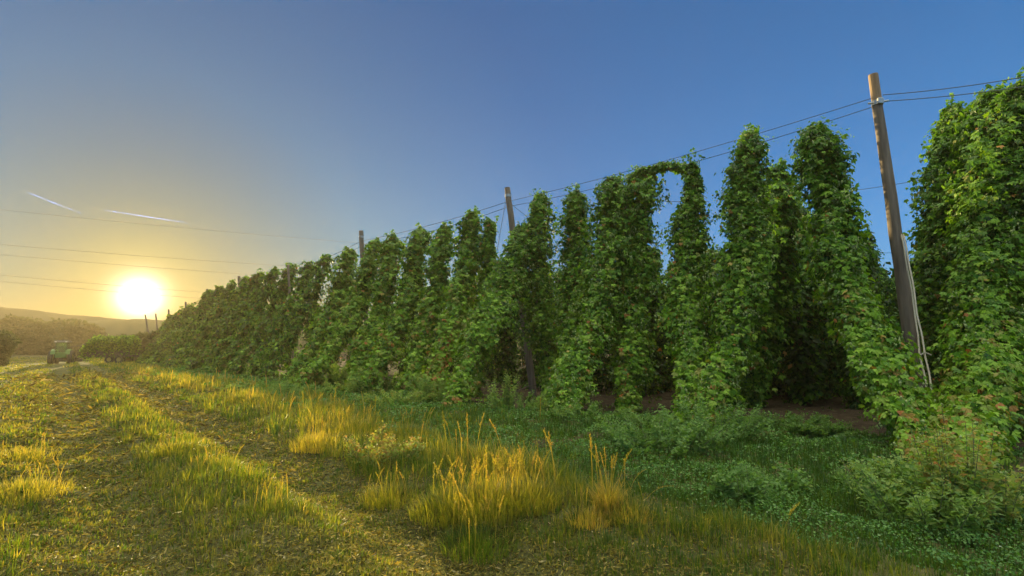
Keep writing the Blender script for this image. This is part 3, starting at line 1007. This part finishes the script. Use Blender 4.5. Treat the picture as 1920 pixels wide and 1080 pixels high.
def build_litter():
    """mown cuttings and flattened leaves lying in the wheel ruts"""
    rng = np.random.default_rng(12)
    n0 = 280000
    xy, r = polar(n0, 2.2, 45, rng, -56, 30)
    s = s_of(xy[:, 0], xy[:, 1])
    k = rng.random(n0) < np.where(np.abs(s) < 2.0, 1.0, np.where(np.abs(s) < 3.2, .45, .12)) * (s < 6)
    xy = xy[k]; r = r[k]
    n = len(xy)
    pos = with_z(xy); pos[:, 2] += .008 + .03 * rng.random(n) ** 2
    nn = rng.normal(0, .45, (n, 3)) + [0, 0, 1]
    tip = rng.normal(0, 1, (n, 3)) * [1, 1, .15]
    sz = np.maximum(.019,   .0036 * r) * (.5 + 1.0 * rng.random(n))
    tone = np.clip(.38 + rng.normal(0, .22, n) + .25 * (fbm(xy[:, 0] * 1.2, xy[:, 1] * 1.2, 77) - .5), 0, 1)
    half = n // 4
    a = leaves(pos[:half], nn[:half], tip[:half], sz[:half], tone[:half], T_KITE)
    b = leaves(pos[half:], nn[half:], tip[half:], sz[half:] * 2.3, tone[half:], T_NARROW)
    v, l, kk, t = merge([a, b])
    label(link('cut_grass_litter', mesh_np('cut_grass_litter', v, l, kk, M_LITTER, t)), kind='stuff')


def build_herbs():
    """low leafy ground cover between the tall grass and the hop rows"""
    rng = np.random.default_rng(13)
    n0 = 260000
    xy, r = polar(n0, 3.0, 50, rng, -40, 56)
    X, Y = xy[:, 0], xy[:, 1]
    s = s_of(X, Y)
    lump = fbm(X * 1.1, Y * 1.1, 51)
    dens = np.clip((s - 2.9 + 1.5 * (lump - .5)) / 1.2, 0, 1) * np.where(s > 10.5, .25, 1) * (1 - .92 * soil_amount(X, Y))
    k = rng.random(n0) < dens
    xy = xy[k]; r = r[k]; lump = lump[k]; s = s[k]
    n = len(xy)
    pos = with_z(xy)
    top = (.05 + .34 * np.clip(lump - .32, 0, 1)) * np.where(s > 9, .6, 1)
    q = rng.random(n) ** .6
    pos[:, 2] += top * q
    nn = rng.normal(0, .55, (n, 3)) + [0, 0, 1]
    tip = rng.normal(0, 1, (n, 3)) + [0, 0, -.2]
    sz = np.maximum(.022, .0040 * r) * (.5 + .9 * rng.random(n))
    tone = np.clip(.45 + rng.normal(0, .18, n) + .3 * (lump - .5) + .1 * (q - .5), 0, .9)
    tone[rng.random(n) < .006] = 1.0
    v, l, kk, t = leaves(pos, nn, tip, sz, tone, T_KITE)
    label(link('ground_cover', mesh_np('ground_cover', v, l, kk, M_HERB, t)), kind='stuff')


def stalk_arrays(base, h, rng, lean_az=None, gold=.75, head=.28, lean=.15, w=.006):
    """a seeding grass stalk: a thin bent stem, some leaves, a feathery head"""
    az = rng.random() * 6.28 if lean_az is None else lean_az
    m = 9
    q = np.linspace(0, 1, m)
    d = np.array([math.cos(az), math.sin(az), 0])
    pts = base + np.outer(q * h, [0, 0, 1]) * (1 - .12 * lean * 4 * q[:, None] ** 2) + d * (lean * h * q ** 2)[:, None]
    parts = []
    seg = pts[1:] - pts[:-1]
    # stem as crossed strips
    for sd in (np.array([-d[1], d[0], 0]), d):
        v = np.concatenate([pts - sd * w * .5, pts + sd * w * .5])
        f = np.array([[i, i + 1, m + i + 1, m + i] for i in range(m - 1)])
        parts.append((v, f.ravel(), np.full(m - 1, 4), np.full(2 * m, gold)))
    nh = 46
    u = 1 - head * rng.random(nh)
    p = np.stack([np.interp(u, q, pts[:, k]) for k in range(3)], 1)
    a = rng.random(nh) * 6.28
    dd = np.stack([np.cos(a) * .28, np.sin(a) * .28, np.full(nh, 1.0)], 1)
    parts.append(leaves(p, rng.normal(0, 1, (nh, 3)), dd, (.020 + .022 * rng.random(nh)) * (1.2 - (u - (1 - head)) / head * .6) * (h / .7),
                        np.clip(gold + rng.normal(0, .08, nh), 0, 1), T_NARROW))
    return parts


def build_seed_grass():
    rng = np.random.default_rng(14)
    parts = []
    n0 = 2600
    xy, r = polar(n0, 3.5, 42, rng, -52, 35)
    s = s_of(xy[:, 0], xy[:, 1])
    patch = fbm(xy[:, 0] * .7, xy[:, 1] * .7, 31)
    p = np.where((s > 2.3) & (s < s_edge(xy[:, 0], xy[:, 1])), np.clip((patch - .42) * 3, .02, .6), np.where((s > 2.3) & (s < 7.5), .02, np.where((s < -2), .04, .0)))
    p = p * np.where((xy[:, 0] > .6) & (r < 10), .15, 1)
    k = rng.random(n0) < p
    for (x, y), rr in zip(xy[k], r[k]):
        z = float(height(x, y))
        parts += stalk_arrays(np.array([x, y, z]), rng.uniform(.35, .75), rng, gold=rng.uniform(.6, .95), lean=rng.uniform(.05, .35), w=max(.004, .0011 * rr))
    v, l, kk, t = merge(parts)
    label(link('seeding_grass', mesh_np('seeding_grass', v, l, kk, M_GRASS, t)), kind='stuff')


build_grass()
build_litter()
build_herbs()
build_seed_grass()


# ---- single weeds and tussocks one can point at
def weed(px, py, h, spread, nst, tonec, text, seed, cat='weed plant', name='weed_plant', group='weeds between the track and the hops', leafsz=.07, Y=None):
    rng = np.random.default_rng(seed)
    if Y is None:
        g = ray(px, py)
        Y = -EYE / g.z * g.y
    p0 = P(px, py, Y)
    z0 = float(height(p0.x, p0.y))
    parts = []; stems = MB()
    leafsz = max(leafsz, .0042 * Y)
    for i in range(nst):
        a = rng.random() * 6.28; q = rng.random() ** .5
        b = np.array([math.cos(a), math.sin(a), 0]) * q * spread * .5
        tipp = b * 1.9 + np.array([rng.normal(0, .05), rng.normal(0, .05), h * (1 - .35 * q) * rng.uniform(.75, 1.08)])
        m = 130
        u = rng.random(m)
        pos = b + (tipp - b) * u[:, None]
        pos[:, :2] += np.outer(u * (1 - u), rng.normal(0, .2, 2))
        pos += rng.normal(0, .035, pos.shape) * [1, 1, .6]
        aa = rng.random(m) * 6.28
        d = np.stack([np.cos(aa), np.sin(aa), np.full(m, .55)], 1)
        nn = np.stack([-np.cos(aa) * .5, -np.sin(aa) * .5, np.full(m, 1.0)], 1) + rng.normal(0, .55, (m, 3))
        parts.append(leaves(pos, nn, d, leafsz * (1.6 - 1.0 * u) * (.7 + .6 * rng.random(m)),
                            np.clip(tonec + rng.normal(0, .09, m) + .12 * u, 0, 1), T_NARROW if i % 2 else T_KITE))
        stems.tube([b, (b + tipp) / 2, tipp], [.0045, .0035, .002], 4)
    e = empty(name, (p0.x, p0.y, z0))
    label(e, text, cat, group)
    v, l, k, t = merge(parts)
    link('foliage', mesh_np('foliage', v, l, k, M_WEED, t), e)
    stems.build('stem', M_GREENSTEM, e)
    return e


weeds = [
    (625, 722, 1.15, 1.3, 34, .35, 'tall dark green weed clump at the foot of the hops under the third pole'),
    (712, 735, .95, 1.5, 34, .30, 'bushy weed clump right of the tall dark one below the third pole'),
    (655, 735, .6, 1.1, 18, .55, 'low weed clump between the two bushy ones below the third pole'),
    (820, 752, 1.05, 1.4, 36, .45, 'olive weed clump at the foot of the yellowish slanting bine'),
    (745, 760, .55, 1.2, 22, .55, 'small weed clump in front of the bushy one, left of the olive clump'),
    (945, 775, 1.25, .45, 12, .50, 'slender upright weed standing before the middle pole'),
    (985, 768, .55, 1.1, 20, .30, 'spreading weed right of the slender upright one'),
    (1090, 785, .5, 1.3, 20, .35, 'low weed at the foot of the bine that spreads to the left'),
    (1235, 850, .62, 1.3, 34, .25, 'grey green weed clump left of the tall pointed bine foot'),
    (1330, 825, .85, 1.2, 34, .22, 'grey green bush in front of the tall pointed bine'),
    (1405, 955, .5, .35, 12, .20, 'pale grey green weed alone in the green patch'),
    (1465, 935, .4, .4, 10, .25, 'small grey green weed right of the pale one'),
    (1690, 960, .50, .8, 22, .48, 'yellow green weed at the foot of the slanting bine'),
    (1745, 985, .62, .8, 22, .42, 'leafy weed under the two ropes'),
    (1800, 985, 1.35, .4, 14, .66, 'tall pale weed spike in front of the yellowing bine'),
    (1850, 975, .75, .4, 10, .62, 'shorter pale weed spike at the lower right'),
    (1640, 935, .35, .6, 12, .3, 'low dark weed by the edge of the large dark gap'),
    (1475, 805, .38, 1.0, 18, .25, 'low dark weed left in the mouth of the large gap'),
    (1555, 815, .30, 1.0, 16, .3, 'low dark weed in the middle of the mouth of the large gap'),
    (1215, 795, .35, .9, 16, .3, 'low weed on the bare soil under the sky window'),
    (480, 735, .5, 1.6, 24, .35, 'dark low weed mound at the hazy end of the green strip'),
    (545, 742, .45, 1.6, 24, .35, 'dark low weed mound right of the one at the hazy end'),
]
for i, (px, py, h, sp, ns, tn, text) in enumerate(weeds):
    weed(px, py, h, sp, ns, tn + .08, text, 400 + i, leafsz=.062)
weed(700, 880, .55, .4, 12, .80, 'bright yellow weed rising from the sunlit grass', 504, leafsz=.05)
weed(760, 880, .4, .3, 8, .75, 'thin yellow weed right of the bright one in the sunlit grass', 505, leafsz=.05)


def tussock(px, py, rad, h, n, tone, text, seed):
    rng = np.random.default_rng(seed)
    g = ray(px, py); Y = -EYE / g.z * g.y
    p0 = P(px, py, Y)
    z0 = float(height(p0.x, p0.y))
    a = rng.random(n) * 6.28; q = rng.random(n) ** .6
    pos = np.stack([np.cos(a) * q * rad, np.sin(a) * q * rad, np.zeros(n)], 1)
    hh = h * (1.05 - .45 * q) * (.5 + .6 * rng.random(n))
    parts = [blades(pos, hh, np.full(n, max(.004, .0011 * Y)) * (.7 + .6 * rng.random(n)), np.abs(rng.normal(.25, .2, n)) + .35 * q,
                    a + rng.normal(0, .6, n), np.clip(tone + rng.normal(0, .10, n), 0, 1))]
    for i in range(n // 45):
        b = pos[i] * .8
        parts += stalk_arrays(b, h * rng.uniform(1.2, 1.75), rng, gold=rng.uniform(.65, .95), lean=rng.uniform(.05, .3), w=.004)
    v, l, k, t = merge(parts)
    o = link('grass_tussock', mesh_np('grass_tussock', v, l, k, M_GRASS, t))
    o.location = (p0.x, p0.y, z0)
    label(o, text, 'grass tussock', 'golden grass tussocks at the edge of the shade')


tus = [
    (850, 965, .42, .34, 1300, .55, 'golden green tussock, left part of the large sunlit clump'),
    (915, 970, .45, .40, 1500, .60, 'tall golden tussock with seed stalks in the middle of the sunlit clump'),
    (985, 965, .38, .34, 1300, .62, 'golden tussock with seed stalks, right part of the sunlit clump'),
    (900, 1010, .35, .28, 900, .35, 'green tussock low in front of the sunlit clump'),
    (735, 930, .35, .26, 700, .6, 'small golden tussock halfway from the track to the sunlit clump'),
    (600, 850, .45, .32, 800, .75, 'straw coloured tussock beside the right wheel rut'),
    (660, 830, .55, .34, 900, .65, 'golden tussock between the straw coloured one and the bright yellow weed'),
    (760, 835, .5, .34, 700, .6, 'golden tussock at the start of the shade behind the yellow weeds'),
    (600, 775, .8, .35, 800, .6, 'far golden tussock before the weed clumps of the third pole'),
    (480, 760, .7, .28, 700, .65, 'far golden tussock left on the bank, near the hazy end'),
    (330, 870, .35, .2, 600, .6, 'tussock on the grassy ridge between the ruts, far one'),
    (400, 905, .35, .22, 700, .5, 'tussock on the grassy ridge between the ruts, near one'),
    (40, 930, .45, .26, 700, .7, 'orange golden tussock at the left picture edge'),
    (30, 860, .5, .22, 600, .7, 'golden tussock at the left edge, behind the orange one'),
    (1140, 985, .13, .42, 420, .86, 'slim rusty orange tuft of dried stalks standing tallest in the near foreground'),
    (1105, 1000, .2, .20, 350, .84, 'low orange tuft left of the slim rusty one'),
    (1185, 1000, .2, .20, 350, .82, 'low orange tuft right of the slim rusty one'),
    (510, 985, .3, .2, 600, .45, 'green tussock in the near right wheel rut'),
]
for i, a in enumerate(tus):
    tussock(*a, 600 + i)

# three seed stalks bowing right in the green patch
for i, (px, py, h, lean, text) in enumerate(((1205, 965, .42, .75, 'long pale grass stalk bowing to the right, the foremost of the bowing ones'),
                                             (1180, 940, .42, .45, 'pale grass stalk bowing less, behind the foremost one'),
                                             (1172, 968, .52, .02, 'straight yellow grass stalk beside the slim rusty tuft'))):
    rng = np.random.default_rng(700 + i)
    g = ray(px, py); Y = -EYE / g.z * g.y; p0 = P(px, py, Y)
    v, l, k, t = merge(stalk_arrays(np.zeros(3), h, rng, 0.0, .85, .3, lean, .006))
    o = link('grass_stalk', mesh_np('grass_stalk', v, l, k, M_GRASS, t)); o.location = (p0.x, p0.y, 0)
    label(o, text, 'grass stalk', 'single grass stalks beside the orange tufts')

# dry branch sticking out left of the middle hops
pb = P(957, 757, 16.6)
o = MB().tube([(0, 0, 0), (.25, -.1, .25), (.55, -.15, .38), (.8, -.1, .42)], [.03, .026, .018, .01], 6).build('dry_branch', M_BARK)
o.location = (pb.x, pb.y, .1)
label(o, 'bare dry branch poking out of the weeds before the middle hops', 'branch')

# ================================================================ trees and bushes
def tree(px, base_y, Y, h, w, text, seed, kind='broadleaf_tree', n=5200, group=None, trunk=.35, leaf=.0075, cat='tree'):
    rng = np.random.default_rng(seed)
    p0 = P(px, base_y, Y)
    e = empty(kind, (p0.x, p0.y, 0))
    label(e, text, cat, group)
    pts = []; NB = 16
    tk = MB().tube([(0, 0, -.2), (.1, 0, h * trunk), (0, .1, h * .8)], [h * .028 + .04, h * .02 + .02, .03], 8)
    parts = []
    for i in range(NB):
        a = i * 2.4; q = rng.random() ** .5
        z = h * (trunk + (1 - trunk) * (i + .5) / NB * .92)
        rr = w * .5 * (1 - .55 * abs((z / h - .55)) * 1.6) * q
        c = np.array([math.cos(a) * rr, math.sin(a) * rr, z])
        tk.tube([(0, 0, z * .7), tuple(c)], [h * .008 + .01, .01], 5)
        m = n // NB
        R0 = w * .24 * rng.uniform(.7, 1.2)
        p = rng.normal(0, 1, (m, 3)); p = norm(p) * (R0 * rng.random((m, 1)) ** .4) * [1, 1, .75] + c
        p[:, 2] = np.clip(p[:, 2], .1, None)
        parts.append(leaves(p, rng.normal(0, 1, (m, 3)) + [0, 0, .5], rng.normal(0, 1, (m, 3)), leaf * Y * (.6 + .8 * rng.random(m)),
                            rng.random(m), T_KITE))
    tk.build('trunk', M_BARK, e)
    v, l, k, t = merge(parts)
    link('crown', mesh_np('crown', v, l, k, M_TREE, t), e)
    return e


G = 'hazy trees beyond the field'
for i, (px, top, w, text) in enumerate((
        (35, 597, 13, 'tallest hazy tree in the line beyond the field, with a round head'),
        (-10, 622, 13, 'hazy tree cut by the left picture edge, left of the tallest one'),
        (62, 606, 11, 'hazy tree just right of the tallest one in the far line'),
        (85, 612, 11, 'hazy tree above the tractor roof in the far line'),
        (108, 608, 11, 'hazy tree right of the tractor roof in the far line'),
        (132, 606, 12, 'broad hazy tree over the gap between tractor and trailer'),
        (156, 608, 11, 'hazy tree where the far line nears the loaded trailer'),
        (172, 618, 7, 'small hazy tree at the right end of the far line'),
        (-60, 612, 14, 'hazy tree outside the left edge of the far line'))):
    Y = 150 + 5 * (i % 3)
    hh = EYE + (655 - top) / 1000 * Y
    tree(px, 662, Y, hh, w, text, 800 + i, group=G, n=2600, trunk=.12, leaf=.006)
tree(-6, 680, 52, 3.4, 3.2, 'dark round bush at the left picture edge beside the track', 850, 'field_bush', 5000, None, .08, .004, 'bush')
# low harvested-side hedge right of the trailer
for i, (px, w, h, text) in enumerate(((246, 5, 3.3, 'low hop hedge directly right of the loaded trailer'),
                                      (272, 5, 3.5, 'low hop hedge under the two bare poles'),
                                      (298, 5, 4.0, 'low hop hedge joining the last round bine'))):
    tree(px, 675, 74, h, w, text, 860 + i, 'hop_hedge', 3600, 'low hazy hedge at the end of the yard', .05, .0045, 'hedge')

# ================================================================ tractor and trailer
M_TGREEN = plain('tractor_green', (.10, .22, .04), .4, col2=(.14, .27, .06), scale=3)
M_TYRE = plain('tyre_rubber', (.025, .024, .022), .85, col2=(.06, .05, .035), scale=4)
M_RIM = plain('rim_paint', (.35, .30, .06), .5, col2=(.28, .24, .06), scale=5)
M_ROOF = plain('cab_roof', (.20, .17, .12), .5, col2=(.15, .13, .10), scale=4)
M_DARK = plain('dark_steel', (.05, .045, .04), .6, col2=(.09, .07, .05), scale=6)
M_GLASS, t_, b_, o_ = new_mat('cab_glass')
b_.inputs['Base Color'].default_value = (.55, .75, .35, 1)
b_.inputs['Roughness'].default_value = .08
b_.inputs['Transmission Weight'].default_value = .85
M_LAMP = plain('lamp_lens', (.8, .75, .6), .2)


def tractor():
    c = P(116, 683, 60)
    e = empty('tractor', (c.x, c.y, 0), R(118))      # +x is forward; it drives away to the left
    e.location.z = -.05
    e.scale = (.92, .92, .92)
    label(e, 'small green tractor with a glazed cab parked on the track under the tree line', 'tractor')
    # hood and chassis
    MB().prism([(0.1, .75), (1.9, .75), (2.05, 1.0), (2.0, 1.35), (1.7, 1.5), (.1, 1.6)], -.42, .42).build('hood', M_TGREEN, e, False, .05)
    MB().box(-.9, 1.95, -.22, .22, .5, .8).build('chassis', M_DARK, e, False, .02)
    MB().tube([(1.2, .3, 1.45), (1.2, .3, 2.2), (1.15, .3, 2.3)], .045, 8).build('exhaust_pipe', M_DARK, e)
    for s in (-1, 1):
        for (x, r, w, nm) in ((-.55, .82, .46, 'rear_wheel'), (1.45, .52, .32, 'front_wheel')):
            y = s * (.92 if x < 0 else .82)
            wh = empty(nm, (x, y, r)); wh.parent = e
            MB().wheel((0, 0, 0), r, w, hole=r * .55, lugs=1, n=32).build('tyre', M_TYRE, wh)
            MB().wheel((0, 0, 0), r * .56, w * .6, hole=.02, n=24).build('rim', M_RIM, wh)
        MB().prism([(-1.35, 1.2), (-1.2, 1.62), (-.75, 1.82), (-.2, 1.78), (.1, 1.5), (.0, 1.5), (-.22, 1.7), (-.75, 1.74), (-1.14, 1.56), (-1.28, 1.2)],
                   s * .7 - .2, s * .7 + .2).build('fender', M_TGREEN, e)
        MB().box(2.0, 2.06, s * .28 - .09, s * .28 + .09, 1.1, 1.24).build('headlight', M_LAMP, e, False, .01)
    # cab
    cab = empty('cab', (0, 0, 0)); cab.parent = e
    MB().box(-1.05, .35, -.55, .55, .8, 1.45).build('cab_base', M_TGREEN, cab, False, .03)
    fr_ = MB()
    for (x, x2) in ((-1.05, -.95), (.33, .18), (-.35, -.35)):
        for y in (-.56, .56):
            fr_.tube([(x, y, 1.4), (x2, y * .95, 2.62)], .035, 6)
    fr_.build('cab_frame', M_DARK, cab)
    gl = MB()
    for y in (-.545, .545):
        gl.add([(-1.0, y, 1.46), (.30, y, 1.46), (.17, y * .95, 2.6), (-.92, y * .95, 2.6),
                (-1.0, y * .985, 1.46), (.30, y * .985, 1.46), (.17, y * .935, 2.6), (-.92, y * .935, 2.6)],
               [(0, 1, 2, 3), (7, 6, 5, 4), (0, 4, 5, 1), (2, 6, 7, 3), (1, 5, 6, 2), (3, 7, 4, 0)])
    gl.box(-1.03, -1.015, -.52, .52, 1.46, 2.6)
    gl.box(.22, .235, -.50, .50, 1.46, 2.6)
    gl.build('window', M_GLASS, cab)
    MB().prism([(-1.3, 2.62), (.5, 2.62), (.48, 2.74), (.3, 2.82), (-1.1, 2.82), (-1.3, 2.74)], -.68, .68).build('roof', M_ROOF, cab, False, .03)
    for y in (-.5, .5):
        MB().box(-1.34, -1.30, y - .09, y + .09, 2.64, 2.74).build('work_light', M_LAMP, cab)
    MB().box(-.8, -.4, -.25, .25, 1.2, 1.75).add([(-.8, -.25, 1.75), (-.7, -.25, 2.15), (-.7, .25, 2.15), (-.8, .25, 1.75)], [(0, 1, 2, 3)]).build('seat', M_DARK, cab, False, .03)
    # front implement carried low
    im = MB().tube([(2.1, -.35, .55), (3.3, -.35, .5)], .05, 6).tube([(2.1, .35, .55), (3.3, .35, .5)], .05, 6)
    im.box(3.2, 3.5, -1.3, 1.3, .25, .6)
    im.build('front_linkage', M_DARK, e)


def trailer():
    c = P(205, 681, 62)
    e = empty('loaded_trailer', (c.x, c.y, 0), R(8))
    label(e, 'farm trailer heaped with cut hop bines behind the tractor', 'trailer')
    MB().box(-2.2, 2.6, -1.0, 1.0, .75, .95).build('chassis', M_DARK, e, False, .02)
    MB().tube([(-2.2, 0, .8), (-3.6, 0, .55)], .07, 6).tube([(-2.2, .5, .8), (-3.6, 0, .55)], .05, 6).tube([(-2.2, -.5, .8), (-3.6, 0, .55)], .05, 6).build('drawbar', M_DARK, e)
    MB().tube([(-2.1, -.6, 2.2), (-4.3, -.6, 1.75)], .06, 6).tube([(-2.2, -.6, .9), (-2.9, -.6, 2.0)], .05, 6).tube([(-3.2, -.6, .6), (-2.3, -.6, 2.1)], .05, 6).build('loading_arm', M_DARK, e)
    for s in (-1, 1):
        for x in (.5, 1.5):
            wh = empty('wheel', (x, s * .95, .45)); wh.parent = e
            MB().wheel((0, 0, 0), .45, .28, hole=.24, n=24).build('tyre', M_TYRE, wh)
            MB().wheel((0, 0, 0), .25, .16, hole=.02, n=20).build('rim', M_RIM, wh)
    side = MB()
    side.box(-2.2, 2.6, -1.04, -1.0, .95, 1.5); side.box(-2.2, 2.6, 1.0, 1.04, .95, 1.5)
    side.build('side_board', M_DARK, e)
    rng = np.random.default_rng(9)
    n = 9000
    x = rng.uniform(-2.5, 2.6, n); y = rng.uniform(-1.25, 1.25, n)
    ztop = 1.0 + 2.1 * np.clip((x + 2.9) / 1.3, 0, 1) * (1 - .25 * (y / 1.15) ** 2) + .25 * (fbm(x * 1.5 + 9, y * 1.5, 5) - .5)
    zz_ = .35 + (ztop - .35) * rng.random(n) ** .4
    pos = np.stack([x, y, zz_], 1)
    v, l, k, t = leaves(pos, rng.normal(0, 1, (n, 3)) + [0, 0, .5], rng.normal(0, 1, (n, 3)), .22 * (.5 + rng.random(n)), rng.random(n) * .6, T_KITE)
    link('load', mesh_np('load', v, l, k, M_HOP, t), e)


tractor()
trailer()
